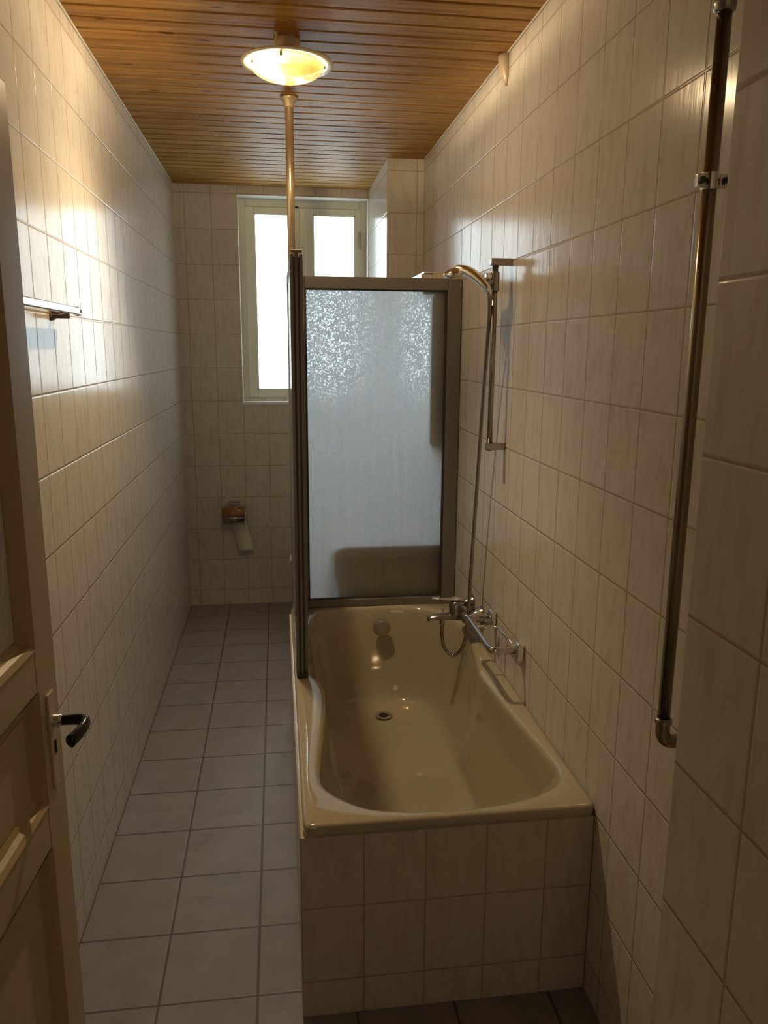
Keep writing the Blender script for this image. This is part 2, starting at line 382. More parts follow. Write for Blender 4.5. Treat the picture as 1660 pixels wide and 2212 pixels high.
# local axes: +X = outward normal (into the room), -Y = along the leaf towards the hinge
door.rotation_euler = (0, 0, -DA)
def dlink(name, bm, mat, parent=None, **k):
    o = link(name, bm, mat, None, **k); o.parent = parent or door; return o
def dbox(bm, s0, s1, d0, d1, z0, z1): box(bm, d0, d1, -s1, -s0, z0, z1)
ZG0, ZG1 = 1.185, 1.86; PZ = [(0.935, 1.118), (0.10, 0.863)]; SI, SO = 0.080, 0.66
bm = bmesh.new()
dbox(bm, 0.0, SI, -DT, 0.0, 0.008, DHt); dbox(bm, SO, DL, -DT, 0, 0.008, DHt)
for z0, z1 in ((0.008, 0.10), (0.863, 0.935), (1.118, 1.185), (1.86, DHt)): dbox(bm, SI, SO, -DT, 0, z0, z1)
dlink('door_leaf', bm, m_door, bevel=0.0025)
def moulding(name, z0, z1, depth):
    # stepped bevel from the face down to the recess, all round
    bm = bmesh.new()
    steps = [(0.0, 0.0, 0.002), (0.0, 0.008, -0.003), (0.0, 0.012, -0.010), (0, 0.022, -depth), (0, 0.030, -depth-0.001)]
    loops = []
    for _, ins, d in steps:
        s0, s1, a, b = SI-0.001+ins, SO+0.001-ins, z0-0.001+ins, z1+0.001-ins
        loops.append([(d, -s0, a), (d, -s1, a), (d, -s1, b), (d, -s0, b)])
    loft(bm, loops, False, False)
    for fc in bm.faces: fc.normal_flip()
    return dlink(name, bm, m_door_shade)
moulding('glazing_moulding', ZG0, ZG1, 0.020)
dlink('glass_pane', B(-0.022, -0.017, -SO+0.022, -SI-0.022, ZG0+0.022, ZG1-0.022), g_door)
for z0, z1 in PZ:
    moulding('panel_moulding', z0, z1, 0.014)
    bm = bmesh.new(); dbox(bm, SI+0.026, SO-0.026, -0.03, -0.0135, z0+0.026, z1-0.026)
    dlink('door_panel', bm, m_door)
# lock furniture
bm = bmesh.new(); dbox(bm, 0.027, 0.052, -0.0005, 0.0035, 0.945, 1.100)
plate = dlink('escutcheon', bm, plain('escutcheon_paint', (0.62, 0.50, 0.36), 0.3), bevel=0.001)
q = link('keyhole', B(0.003, 0.0055, -0.0415, -0.0365, 1.000, 1.022), m_dark); q.parent = plate
bm = bmesh.new(); lathe(bm, [(0.010, 0.0), (0.010, 0.010), (0.0075, 0.014)], (0.003, -0.037, 1.052), 'x', 24)
q = link('collar', bm, m_chrome, smooth=False); q.parent = plate
hp = spline([(0.010, -0.037, 1.052), (0.028, -0.037, 1.053), (0.044, -0.037, 1.053), (0.0535, -0.044, 1.052), (0.053, -0.066, 1.049), (0.045, -0.092, 1.045)], 6)
bm = bmesh.new()
loops = []
for i, p in enumerate(hp):
    t = (hp[min(i+1, len(hp)-1)]-hp[max(i-1, 0)]).normalized(); up = Vector((0, 0, 1)); s = t.cross(up).normalized(); up = s.cross(t)
    kk = i/(len(hp)-1); w, h = 0.0062+0.0015*kk, 0.0078+0.0030*kk
    loops.append([p + s*w*math.cos(2*math.pi*j/16) + up*h*math.sin(2*math.pi*j/16) for j in range(16)])
loft(bm, loops)
dh = dlink('door_handle', bm, m_black, smooth=True); dh['label'] = 'black lever handle'
for z in (0.35, 1.6):
    bm = bmesh.new(); tube(bm, [(-0.02, -DL-0.008, z), (-0.02, -DL-0.008, z+0.09)], 0.008, 12); dlink('hinge', bm, m_grey)
# ================================================================== BATHTUB
TY1 = 3.2225
inner = [(0.709,3.082),(0.752,3.150),(0.873,3.175),(1.054,3.173),(1.208,3.124),(1.280,3.00),(1.292,2.853),(1.282,2.677),(1.256,2.506),(1.250,2.423),(1.266,2.16),(1.282,1.981),(1.294,1.830),(1.283,1.769),(1.249,1.726),(1.176,1.690),(1.073,1.668),(0.957,1.663),(0.867,1.670),(0.779,1.693),(0.715,1.743),(0.673,1.805),(0.664,1.88),(0.673,1.99),(0.690,2.154),(0.706,2.33),(0.700,2.43),(0.676,2.50),(0.668,2.577),(0.669,2.751),(0.680,2.95)]
ins = spline([(x, y, 0) for x, y in inner], 6, True); NI = len(ins)
cx, cy = 0.98, 2.42
def rr_ray(ang, x0, x1, y0, y1, r):
    dx, dy = math.cos(ang), math.sin(ang); lo, hi = 0.0, 5.0
    for _ in range(40):
        t = (lo+hi)/2; px, py = cx+dx*t, cy+dy*t
        qx = max(x0+r-px, px-(x1-r), 0); qy = max(y0+r-py, py-(y1-r), 0)
        inside = x0 <= px <= x1 and y0 <= py <= y1 and (qx == 0 or qy == 0 or math.hypot(qx, qy) <= r)
        if inside: lo = t
        else: hi = t
    return cx+dx*lo, cy+dy*lo
angs = [math.atan2(p.y-cy, p.x-cx) for p in ins]
X0, X1, Y0, Y1 = XT, W-0.001, YT, TY1
oang = list(angs)
for (xx, yy) in ((X0+0.004, Y0+0.004), (X1-0.002, Y0+0.004), (X1-0.002, Y1-0.004), (X0+0.004, Y1-0.004)):
    a = math.atan2(yy-cy, xx-cx)
    i = min(range(NI), key=lambda j: abs((oang[j]-a+math.pi) % (2*math.pi)-math.pi)); oang[i] = a
def outer(o, z): return [(*rr_ray(a, X0+o, X1-o, Y0+o, Y1-o, max(0.018-o, 0.004)), z) for a in oang]
def lerp_in(k, z, grow=0.0):
    out = []
    for p, a in zip(ins, angs):
        bx, by = rr_ray(a, 0.775, 1.19, 1.98, 3.075, 0.16)
        out.append((p.x+(bx-p.x)*k - (cx-p.x)*grow, p.y+(by-p.y)*k - (cy-p.y)*grow, z))
    return out
def off_in(d, z):
    n = NI; out = []
    for i, p in enumerate(ins):
        t = (ins[(i+1) % n]-ins[i-1]).normalized(); nn = Vector((t.y, -t.x, 0))
        if (p-Vector((cx, cy, 0))).dot(nn) < 0: nn = -nn
        out.append((p.x+nn.x*d, p.y+nn.y*d, z))
    return out
tub = thing('bathtub', 'cream enamelled bathtub set in a tiled surround along the right wall', 'bathtub', (cx, cy, 0.0))
bm = bmesh.new()
loops = [outer(0.012, ZT-0.040), outer(0.0, ZT-0.030), outer(0.0, ZT-0.008), outer(0.0025, ZT-0.0025), outer(0.009, ZT),
         off_in(0.024, ZT), off_in(0.017, ZT-0.0008), off_in(0.010, ZT-0.0028), off_in(0.004, ZT-0.0065), off_in(0.0, ZT-0.012), lerp_in(0.025, ZT-0.026),
         lerp_in(0.10, 0.455), lerp_in(0.22, 0.36), lerp_in(0.36, 0.27), lerp_in(0.50, 0.20), lerp_in(0.64, 0.158), lerp_in(0.80, 0.134), lerp_in(1.0, 0.124)]
def scaled(k, z):
    return [(cx+(q[0]-cx)*k, 2.6+(q[1]-2.6)*k, z) for q in lerp_in(1.0, 0)]
loops += [scaled(0.7, 0.120), scaled(0.4, 0.118), scaled(0.12, 0.117)]
loft(bm, loops, False, True)
bmesh.ops.recalc_face_normals(bm, faces=bm.faces)
link('basin', bm, m_enamel, tub, smooth=True)
DRX, DRY = 0.985, 2.955
zd = 0.127
link('drain_ring', LT([(0.019, 0.0), (0.034, 0.0005), (0.035, 0.003), (0.031, 0.0045), (0.022, 0.0035), (0.019, 0.0008)], (DRX, DRY, zd), 'z', 32), m_chrome, tub, smooth=True)
link('drain_hole', LT([(0.020, 0.0), (0.020, 0.0028)], (DRX, DRY, zd), 'z', 24), m_dark, tub)
bm = LT([(0.030, 0.0), (0.036, -0.006), (0.037, -0.018), (0.033, -0.026), (0.020, -0.0275), (0.0, -0.0275)], (0.998, 3.140, 0.448), 'y', 36)
link('overflow_knob', bm, m_grey, tub, smooth=False, bevel=0.001)
bm = bmesh.new()
box(bm, XT-0.008, W-0.002, YT+0.003, YT+0.018, 0.0, ZT-0.032)
box(bm, XT-0.008, XT+0.007, YT+0.018, TY1-0.004, 0.0, ZT-0.032)
box(bm, XT+0.007, W-0.002, TY1-0.019, TY1-0.004, 0.0, ZT-0.032)
tag(link('tub_surround', bm, m_tub, bevel=0.001), 'beige tiled panel boxing in the bathtub, standing on the floor', 'tub surround')
# ================================================================== SHOWER SCREEN
SY = 3.205; SZ0, SZ1 = 0.5262, 1.898
scr = thing('shower_screen', 'frosted folding shower screen in a bronze grey frame on the bathtub rim', 'shower screen', (1.0, SY, SZ0))
bm = bmesh.new()
ya, yb = SY-0.014, SY+0.014; xl, xr = 0.650, 1.328
box(bm, 1.270, xr, ya, yb, SZ0, SZ1); box(bm, 0.655, 0.690, ya, yb, SZ0, SZ1)
box(bm, 0.690, 1.270, ya, yb, SZ1-0.047, SZ1); box(bm, 0.690, 1.270, ya, yb, SZ0, SZ0+0.034)
link('rear_frame', bm, m_alu, scr, bevel=0.003)
bm = bmesh.new(); box(bm, 1.262, 1.2705, ya+0.006, yb-0.006, SZ0+0.03, SZ1-0.045); box(bm, 0.6895, 0.697, ya+0.004, yb-0.004, SZ0+0.03, SZ1-0.045)
box(bm, 0.697, 1.262, ya+0.006, yb-0.006, SZ1-0.052, SZ1-0.0465); box(bm, 0.697, 1.262, ya+0.006, yb-0.006, SZ0+0.0335, SZ0+0.039)
link('rear_seal', bm, m_alud, scr)
bm = bmesh.new()
vs = [bm.verts.new(p) for p in ((0.694, SY, SZ0+0.036), (1.266, SY, SZ0+0.036), (1.266, SY, SZ1-0.050), (0.694, SY, SZ1-0.050))]
# a 4 mm thick pane
vb = [bm.verts.new((v.co.x, SY+0.004, v.co.z)) for v in vs]
bm.faces.new(vs); bm.faces.new(list(reversed(vb)))
for i in range(4): bm.faces.new((vs[i], vb[i], vb[(i+1) % 4], vs[(i+1) % 4]))
bmesh.ops.recalc_face_normals(bm, faces=bm.faces)
for fc in bm.faces: fc.material_index = 0 if fc.calc_center_median().y > SY+0.0035 else 1
link('rear_pane', bm, [g_screen, g_clear], scr)
# corner post and side part (three folded leaves stacked side by side, running toward the viewer on the left rim)
link('corner_post', B(0.628, 0.655, SY-0.012, SY+0.018, SZ0, SZ1+0.004), m_alu, scr, bevel=0.004)
SYN = 2.47
for i, xx in enumerate((0.621, 0.635, 0.649)):
    bm = bmesh.new(); a, b = xx, xx+0.0115
    box(bm, a, b, SYN, SYN+0.020, SZ0+0.001, SZ1+0.003-0.004*(i != 1)); box(bm, a, b, SY-0.045, SY-0.014, SZ0+0.001, SZ1-0.004)
    box(bm, a, b, SYN+0.020, SY-0.045, SZ1-0.034, SZ1-0.004); box(bm, a, b, SYN+0.020, SY-0.045, SZ0+0.001, SZ0+0.034)
    lf = link('folding_leaf', bm, m_alu, scr, bevel=0.002)
    p = link('leaf_pane', B(xx+0.004, xx+0.0075, SYN+0.018, SY-0.043, SZ0+0.032, SZ1-0.032), g_screen); p.parent = lf
    p.matrix_parent_inverse = Matrix.Identity(4)
    lf_loc = lf.location
link('end_seal', B(0.6325, 0.6352, SYN-0.002, SYN+0.012, SZ0+0.02, SZ1-0.01), m_alud, scr)
link('end_seal', B(0.6465, 0.6492, SYN-0.002, SYN+0.012, SZ0+0.02, SZ1-0.01), m_alud, scr)
link('end_cap', B(0.624, 0.658, SYN-0.003, SYN+0.018, SZ1+0.003, SZ1+0.012), m_alu, scr, bevel=0.002)
for xx in (0.629, 0.652):
    link('end_foot', LT([(0.006, 0.0), (0.0075, 0.003), (0.0075, 0.014), (0.005, 0.017)], (xx, SYN-0.004, SZ0+0.004), 'z', 16), m_alud, scr)
# ceiling pole above the corner
pole = thing('ceiling_support_pole', 'brass coloured pole from the plank ceiling down to the screen corner', 'pole', (0.642, SY+0.002, SZ1))
PX, PY = 0.643, SY-0.004
link('pole_tube', T([(PX, PY, SZ1+0.0045), (PX, PY, H-0.012)], 0.0155, 24), m_pole, pole, smooth=True)
link('ceiling_flange', LT([(0.0158, -0.040), (0.019, -0.036), (0.022, -0.020), (0.032, -0.008), (0.034, -0.0005)], (PX, PY, H), 'z', 32), m_pole, pole, smooth=True)
# ================================================================== CEILING LAMP
lamp = thing('ceiling_lamp', 'lit round ceiling lamp with a marbled amber glass bowl on the planks', 'ceiling lamp', (LAMP.x, LAMP.y, H))
R0 = 0.143
link('lamp_canopy', LT([(0.040, 0.0), (0.041, -0.006), (0.034, -0.034), (0.030, -0.040)], (LAMP.x, LAMP.y, H), 'z', 40), m_beige, lamp, smooth=True)
bm = LT([(0.0, 0.030), (0.05, 0.030), (0.10, 0.018), (R0-0.002, 0.004), (R0, 0.001), (R0-0.002, -0.002), (0.112, 0.001), (0.06, 0.014), (0.0, 0.014)], (LAMP.x, LAMP.y, LAMP.z+0.008), 'z', 64)
link('damping_disc', LT([(0.0, 0.0), (0.111, 0.0), (0.111, -0.0015), (0.0, -0.0015)], (LAMP.x, LAMP.y, LAMP.z+0.0105), 'z', 48), plain('damping_brown', (0.05, 0.022, 0.004), 0.8, spec=0.0), lamp)  # added dark disc, keeps the bright plate from washing out the bowl
link('lamp_plate', bm, plain('lamp_plate_white', (0.85, 0.78, 0.58), 0.3), lamp, smooth=True)
prof = []
for i in range(15):
    a = i/14*math.pi/2; prof.append((0.112*math.cos(a), -0.004-0.044*math.sin(a)))
bm = bmesh.new(); c = Vector((LAMP.x, LAMP.y, LAMP.z+0.010)); loops = []
for r, h in prof: loops.append([c+Vector((max(r, 1e-4)*math.cos(2*math.pi*k/64), max(r, 1e-4)*math.sin(2*math.pi*k/64), h)) for k in range(64)])
loft(bm, loops, False, False)
bowl = link('glass_bowl', bm, g_bowl, lamp, smooth=True)
md = bowl.modifiers.new('solid', 'SOLIDIFY'); md.thickness = 0.003
for a in (-2.75, -0.15, -1.75, 1.6):
    cxx, cyy = LAMP.x+0.114*math.cos(a), LAMP.y+0.114*math.sin(a)
    link('bowl_clip', B(cxx-0.004, cxx+0.004, cyy-0.004, cyy+0.004, LAMP.z-0.006, LAMP.z+0.012), m_dullchrome, lamp, bevel=0.001)
n = NT('bulb_glow')
tr_n = n.n.new('ShaderNodeBsdfTransparent'); em_n = n.n.new('ShaderNodeEmission'); em_n.inputs[0].default_value = (1.0, 0.76, 0.42, 1); em_n.inputs[1].default_value = 30
mx_n = n.n.new('ShaderNodeMixShader'); mx_n.inputs[0].default_value = 0.3
n.L(tr_n.outputs[0], mx_n.inputs[1]); n.L(em_n.outputs[0], mx_n.inputs[2]); n.L(mx_n.outputs[0], n.out.inputs['Surface']); n.n.remove(n.b)
link('bulb', LT([(0.0, -0.017), (0.020, -0.013), (0.030, 0.0), (0.020, 0.010), (0.0, 0.013)], LAMP+Vector((-0.052, -0.03, -0.012)), 'z', 20), n.m, lamp, smooth=True)
bm = T([(0.595, 2.585, H-0.001), (0.598, 2.590, H-0.018)], [0.006, 0.004], 10)
link('cable_clip', bm, m_beige, lamp)
# ================================================================== BEIGE DUCT STUB AT TOP OF RIGHT WALL
bm = bmesh.new(); loops = []
for i in range(9):
    t = i/8; z = H-0.002-0.095*t; w = 0.030*math.sqrt(max(1-t**2.2, 0.02)); d = 0.026*(1-t*t*0.75)
    yy = 2.668-0.02*t
    loops.append([(W-0.0005-d*math.sin(math.pi*j/10), yy-w*math.cos(math.pi*j/10), z) for j in range(11)])
loft(bm, loops)
tag(link('pipe_cover', bm, m_beige, smooth=True), 'small beige curved pipe cover hanging at the top of the right wall', 'pipe cover')
# ================================================================== SHOWER RAIL
BX, BY = 1.277, 2.522
rail = thing('shower_rail', 'vertical chrome shower rail with two brackets on the right wall', 'shower rail', (W, BY, 1.3))
link('rail_bar', T([(BX, BY, 1.286), (BX, BY, 1.903)], 0.0095, 20), m_dullchrome, rail, smooth=True)
for z in (1.892, 1.300):
    link('wall_bracket', B(BX-0.016, W-0.0005, BY-0.0125, BY+0.0125, z-0.011, z+0.011), m_dullchrome, rail, bevel=0.003)
sl = link('slider', LT([(0.013, -0.030), (0.0145, -0.027), (0.0145, 0.027), (0.013, 0.030)], (BX, BY, 1.832), 'z', 24), m_dullchrome, rail, smooth=False, bevel=0.001)
HP0 = Vector((1.243, 2.508, 1.815))
q = link('holder', T([(BX-0.010, BY-0.004, 1.832), (1.255, 2.512, 1.826), HP0], [0.009, 0.011, 0.014], 16), m_dullchrome); q.parent = sl
q = link('holder_knob', LT([(0.010, 0), (0.012, -0.004), (0.012, -0.014), (0.009, -0.018)], (BX-0.016, BY-0.010, 1.846), 'x', 20), m_chrome); q.parent = sl
# hand shower
hs = thing('hand_shower', 'chrome hand shower tilted in the holder of the shower rail', 'hand shower', tuple(HP0))
hh = spline([HP0+Vector((0.012, -0.004, -0.022)), HP0+Vector((0.002, 0, 0.0)), (1.218, 2.530, 1.846), (1.190, 2.555, 1.866), (1.165, 2.580, 1.872)], 8)
nh = len(hh); rads = [0.0105+0.006*math.sin(math.pi*min(1, i/(nh*1.3))) for i in range(nh)]
link('handle', T(hh, rads, 18), m_chrome, hs, smooth=True)
bm = bmesh.new(); lathe(bm, [(0.0, 0.014), (0.022, 0.012), (0.036, 0.004), (0.040, -0.004), (0.038, -0.011), (0.033, -0.013), (0.0, -0.013)], (0, 0, 0), 'z', 36)
hd = Vector((1.160, 2.585, 1.866)); rot = Matrix.Rotation(math.radians(-14), 4, 'Y') @ Matrix.Rotation(math.radians(8), 4, 'X')
bmesh.ops.transform(bm, matrix=Matrix.Translation(hd) @ rot, verts=bm.verts)
head = link('shower_head', bm, m_chrome, hs, smooth=True)
bm = bmesh.new(); lathe(bm, [(0.0, -0.0125), (0.031, -0.0125), (0.030, -0.0145), (0.0, -0.0145)], (0, 0, 0), 'z', 36)
bmesh.ops.transform(bm, matrix=Matrix.Translation(hd) @ rot, verts=bm.verts)
q = link('spray_plate', bm, m_grey); q.parent = head; q.matrix_parent_inverse = Matrix.Identity(4)
# ================================================================== BATH MIXER TAP
TY, TZ = 2.80, 0.612
tap = thing('bath_mixer_tap', 'chrome single lever bath mixer tap on the right wall above the tub', 'tap', (W, TY, TZ))
for yy in (TY-0.072, TY+0.072):
    link('wall_rosette', LT([(0.034, 0.0), (0.033, -0.006), (0.026, -0.020), (0.017, -0.032), (0.015, -0.048)], (W-0.0005, yy, TZ+0.020), 'x', 32), m_dullchrome, tap, smooth=True)
link('tap_body', T([(1.272, TY-0.086, TZ+0.006), (1.272, TY-0.078, TZ+0.006), (1.272, TY+0.078, TZ+0.006), (1.272, TY+0.086, TZ+0.006)], [0.017, 0.021, 0.021, 0.017], 24), m_dullchrome, tap, smooth=True)
link('cartridge_dome', LT([(0.024, -0.012), (0.027, 0.0), (0.026, 0.034), (0.022, 0.044), (0.014, 0.049), (0, 0.050)], (1.243, TY, TZ+0.008), 'z', 32), m_dullchrome, tap, smooth=True)
bm = bmesh.new()
secs = [(1.270, 0.014, 0.006), (1.245, 0.020, 0.009), (1.215, 0.015, 0.007), (1.180, 0.012, 0.0045), (1.148, 0.013, 0.003)]
loft(bm, [[(x, TY+w*math.cos(2*math.pi*j/16), TZ+0.062+(1.27-x)*0.06+h*math.sin(2*math.pi*j/16)) for j in range(16)] for x, w, h in secs])
link('lever', bm, m_chrome, tap, smooth=True)
bm = bmesh.new()
secs = [(1.275, 0.022, 0.018, 0), (1.230, 0.021, 0.015, 0.0), (1.180, 0.018, 0.012, -0.001), (1.145, 0.016, 0.010, -0.004), (1.132, 0.015, 0.008, -0.010)]
loft(bm, [[(x, TY+w*math.cos(2*math.pi*j/20), TZ-0.006+dz+h*math.sin(2*math.pi*j/20)) for j in range(20)] for x, w, h, dz in secs])
link('spout', bm, m_dullchrome, tap, smooth=True)
link('diverter_knob', LT([(0.003, 0), (0.003, 0.018), (0.006, 0.020), (0.006, 0.026), (0.0, 0.028)], (1.192, TY, TZ+0.004), 'z', 16), m_chrome, tap)
link('hose_outlet', LT([(0.010, 0.0), (0.010, -0.022), (0.008, -0.026)], (1.190, TY, TZ-0.014), 'z', 16), m_dullchrome, tap)
# hose
hp = spline([(1.190, TY-0.001, TZ-0.041), (1.190, TY-0.002, 0.535), (1.200, TY-0.008, 0.480), (1.232, TY-0.02, 0.452), (1.262, TY-0.035, 0.485), (1.276, TY-0.05, 0.56), (1.2795, TY-0.06, 0.66),
             (1.280, 2.72, 0.85), (1.279, 2.68, 1.10), (1.275, 2.63, 1.35), (1.270, 2.575, 1.58), (1.263, 2.525, 1.73), (1.256, 2.505, 1.778), HP0+Vector((0.0125, -0.004, -0.024))], 10)
tag(link('shower_hose', T(hp, 0.0068, 12), m_dullchrome, smooth=True), 'chrome metal shower hose looping from the mixer tap up to the hand shower', 'shower hose')
# ================================================================== SOAP RACK / GRAB BAR
rk = thing('soap_rack', 'chrome grab bar with wire soap holder on the right wall over the tub', 'grab bar', (W, 2.39, 0.69))
ya, yb, xo, zr = 2.228, 2.548, 1.224, 0.690
for yy in (ya, yb):
    link('wall_bracket', B(W-0.026, W-0.0005, yy-0.017, yy+0.017, zr-0.034, zr+0.026), m_chrome, rk, bevel=0.009, seg=3)
path = [(W-0.02, ya, zr)] + spline([(xo+0.04, ya, zr), (xo+0.012, ya+0.003, zr), (xo+0.002, ya+0.014, zr), (xo, ya+0.04, zr)], 5) + spline([(xo, yb-0.04, zr), (xo+0.002, yb-0.014, zr), (xo+0.012, yb-0.003, zr), (xo+0.04, yb, zr)], 5) + [(W-0.02, yb, zr)]
bm = bmesh.new(); loops = []
for i, p in enumerate(path):
    p = Vector(p); t = (Vector(path[min(i+1, len(path)-1)])-Vector(path[max(i-1, 0)])).normalized(); s = t.cross(Vector((0, 0, 1))).normalized()
    loops.append([p+s*0.0080*math.cos(2*math.pi*j/14)+Vector((0, 0, 0.0125*math.sin(2*math.pi*j/14))) for j in range(14)])
loft(bm, loops)
link('grab_bar', bm, plain('bar_chrome', (0.62, 0.61, 0.60), 0.16, 1.0), rk, smooth=True)
pw = [(xo+0.003, 2.432, zr+0.006)] + spline([(xo+0.05, 2.432, zr+0.006), (1.290, 2.428, zr+0.006), (1.302, 2.412, zr+0.006), (1.303, 2.38, zr+0.006)], 5) + [(1.303, ya+0.004, zr+0.008)]
link('soap_wire', T(pw, 0.0045, 10), m_chrome, rk, smooth=True)
link('soap_clip', B(xo+0.055, xo+0.080, 2.492, 2.520, zr-0.014, zr+0.002), m_dullchrome, rk, bevel=0.003)
link('clip_arm', T([(xo+0.067, 2.506, zr-0.004), (xo+0.067, yb, zr-0.004)], 0.004, 8), m_dullchrome, rk)
# ================================================================== VERTICAL WATER PIPE
pp = thing('water_pipe', 'tall tarnished chrome water pipe standing off the right wall near the corner', 'pipe', (1.285, 1.27, 0.88))
QX, QY = 1.285, 1.268
link('pipe_tube', T([(QX, QY, 0.935), (QX, QY, 2.135)], 0.0118, 24), m_pipe, pp, smooth=True)
link('pipe_tube', T([(QX, QY, 2.165), (QX, QY, H-0.001)], 0.0118, 24), m_pipe, pp, smooth=True)
link('coupling', LT([(0.0125, -0.014), (0.0165, -0.012), (0.0175, 0.0), (0.0165, 0.016), (0.0125, 0.018)], (QX, QY, 2.150), 'z', 24), m_dullchrome, pp, smooth=True)
cxy = [(QX, QY, 0.940), (QX, QY, 0.928)] + [(QX+0.022*(1-math.cos(a)), QY, 0.912-0.022*math.sin(a)) for a in [i*math.pi/12 for i in range(7)]] + [(W-0.0005, QY, 0.890)]
el = link('elbow', T(cxy, [0.0135, 0.0135]+[0.0135]*8, 20), m_pipe, pp, smooth=True)
for c, ax in (((QX, QY, 0.934), 'z'), ((W-0.006, QY, 0.890), 'x')):
    q = link('elbow_collar', LT([(0.0135, -0.006), (0.0162, -0.004), (0.0162, 0.004), (0.0135, 0.0055)], c, ax, 24), m_dullchrome); q.parent = el; q.matrix_parent_inverse = Matrix.Identity(4)
cl = link('pipe_clamp', LT([(0.0125, -0.013), (0.0155, -0.013), (0.0155, 0.013), (0.0125, 0.013)], (QX, QY, 1.887), 'z', 28), m_chrome, pp)
for a, b in ((QX-0.027, QX-0.013), (QX+0.013, QX+0.027)):
    q = link('clamp_lug', B(a, b, QY-0.010, QY+0.004, 1.876, 1.898), m_chrome, bevel=0.002); q.parent = cl; q.matrix_parent_inverse = Matrix.Identity(4)
for xx in (QX-0.020, QX+0.020):
    q = link('clamp_screw', LT([(0.0045, -0.014), (0.0055, -0.012), (0.0055, 0.008), (0.003, 0.010)], (xx, QY-0.003, 1.887), 'y', 14), m_alud); q.parent = cl; q.matrix_parent_inverse = Matrix.Identity(4)
q = link('clamp_stem', T([(QX+0.012, QY+0.004, 1.887), (W-0.0005, QY+0.004, 1.887)], 0.004, 10), m_chrome); q.parent = cl; q.matrix_parent_inverse = Matrix.Identity(4)
# ================================================================== BAR ON THE LEFT WALL
wb = thing('wall_bar', 'short bright chrome bar mounted on the left wall beyond the door', 'towel bar', (0.0, 2.0, 1.71))
bz = 1.710
link('bar_body', B(0.040, 0.062, 1.66, 2.232, bz-0.010, bz+0.010), m_chrome, wb, bevel=0.004, seg=3)
link('bar_front', B(0.0615, 0.0640, 1.70, 2.195, bz-0.007, bz+0.007), m_barface, wb, bevel=0.001)
link('end_cap', LT([(0.0, 0.0), (0.011, -0.001), (0.0125, -0.006), (0.0125, -0.030)], (0.051, 2.240, bz), 'y', 20), m_chrome, wb, smooth=True)
for yy in (2.165, 1.73):
    link('wall_mount', LT([(0.015, 0.0), (0.014, 0.006), (0.009, 0.012), (0.009, 0.045)], (0.0005, yy, bz-0.012), 'x', 20), m_dullchrome, wb, smooth=True)
# ================================================================== TOILET PAPER
HX, HZ = 0.292, 0.640
th_ = thing('toilet_paper_holder', 'small chrome and amber toilet paper holder on the far wall', 'toilet paper holder', (HX, D, HZ))
link('wall_bracket', B(HX-0.034, HX+0.034, D-0.075, D-0.0005, HZ+0.012, HZ+0.040), m_dullchrome, th_, bevel=0.004)
bm = bmesh.new(); loops = []
for a in [math.radians(v) for v in range(-10, 91, 10)]:
    loops.append([(HX-0.070, D-0.065-0.058*math.cos(a)*1.0, HZ-0.030+0.046*math.sin(a)), (HX+0.070, D-0.065-0.058*math.cos(a), HZ-0.030+0.046*math.sin(a))])
loft(bm, loops, False, False, closed=False)
q = link('amber_flap', bm, m_amber, th_, smooth=True); md = q.modifiers.new('s', 'SOLIDIFY'); md.thickness = 0.004
bm = bmesh.new(); loops = []
for a in [math.radians(v) for v in range(-85, -4, 10)]:
    loops.append([(HX-0.066, D-0.062-0.058*math.cos(a), HZ-0.038+0.060*math.sin(a)), (HX+0.066, D-0.062-0.058*math.cos(a), HZ-0.038+0.060*math.sin(a))])
loft(bm, loops, False, False, closed=False)
q = link('metal_tray', bm, m_dullchrome, th_, smooth=True); md = q.modifiers.new('s', 'SOLIDIFY'); md.thickness = 0.003
link('roll_spindle', T([(HX-0.075, D-0.065, HZ-0.030), (HX+0.078, D-0.065, HZ-0.030)], 0.006, 12), m_chrome, th_)
tr_ = thing('toilet_roll', 'nearly empty toilet roll with a loose strip hanging askew on the far wall', 'toilet roll', (HX, D-0.065, HZ-0.03))
link('roll', T([(HX-0.045, D-0.065, HZ-0.030), (HX+0.055, D-0.065, HZ-0.030)], 0.026, 28), m_paper, tr_)
bm = bmesh.new(); loops = []
for i in range(13):
    t = i/12; z = HZ-0.045-0.235*t; xs = HX+0.012+0.060*t; yy = D-0.036+0.010*math.sin(t*3.0)+0.012*t-0.02*t*t
    loops.append([(xs-0.048, yy, z), (xs+0.046, yy-0.004, z+0.006)])
loft(bm, loops, False, False, closed=False)
q = link('loose_sheet', bm, m_paper, tr_, smooth=True); md = q.modifiers.new('s', 'SOLIDIFY'); md.thickness = 0.0015
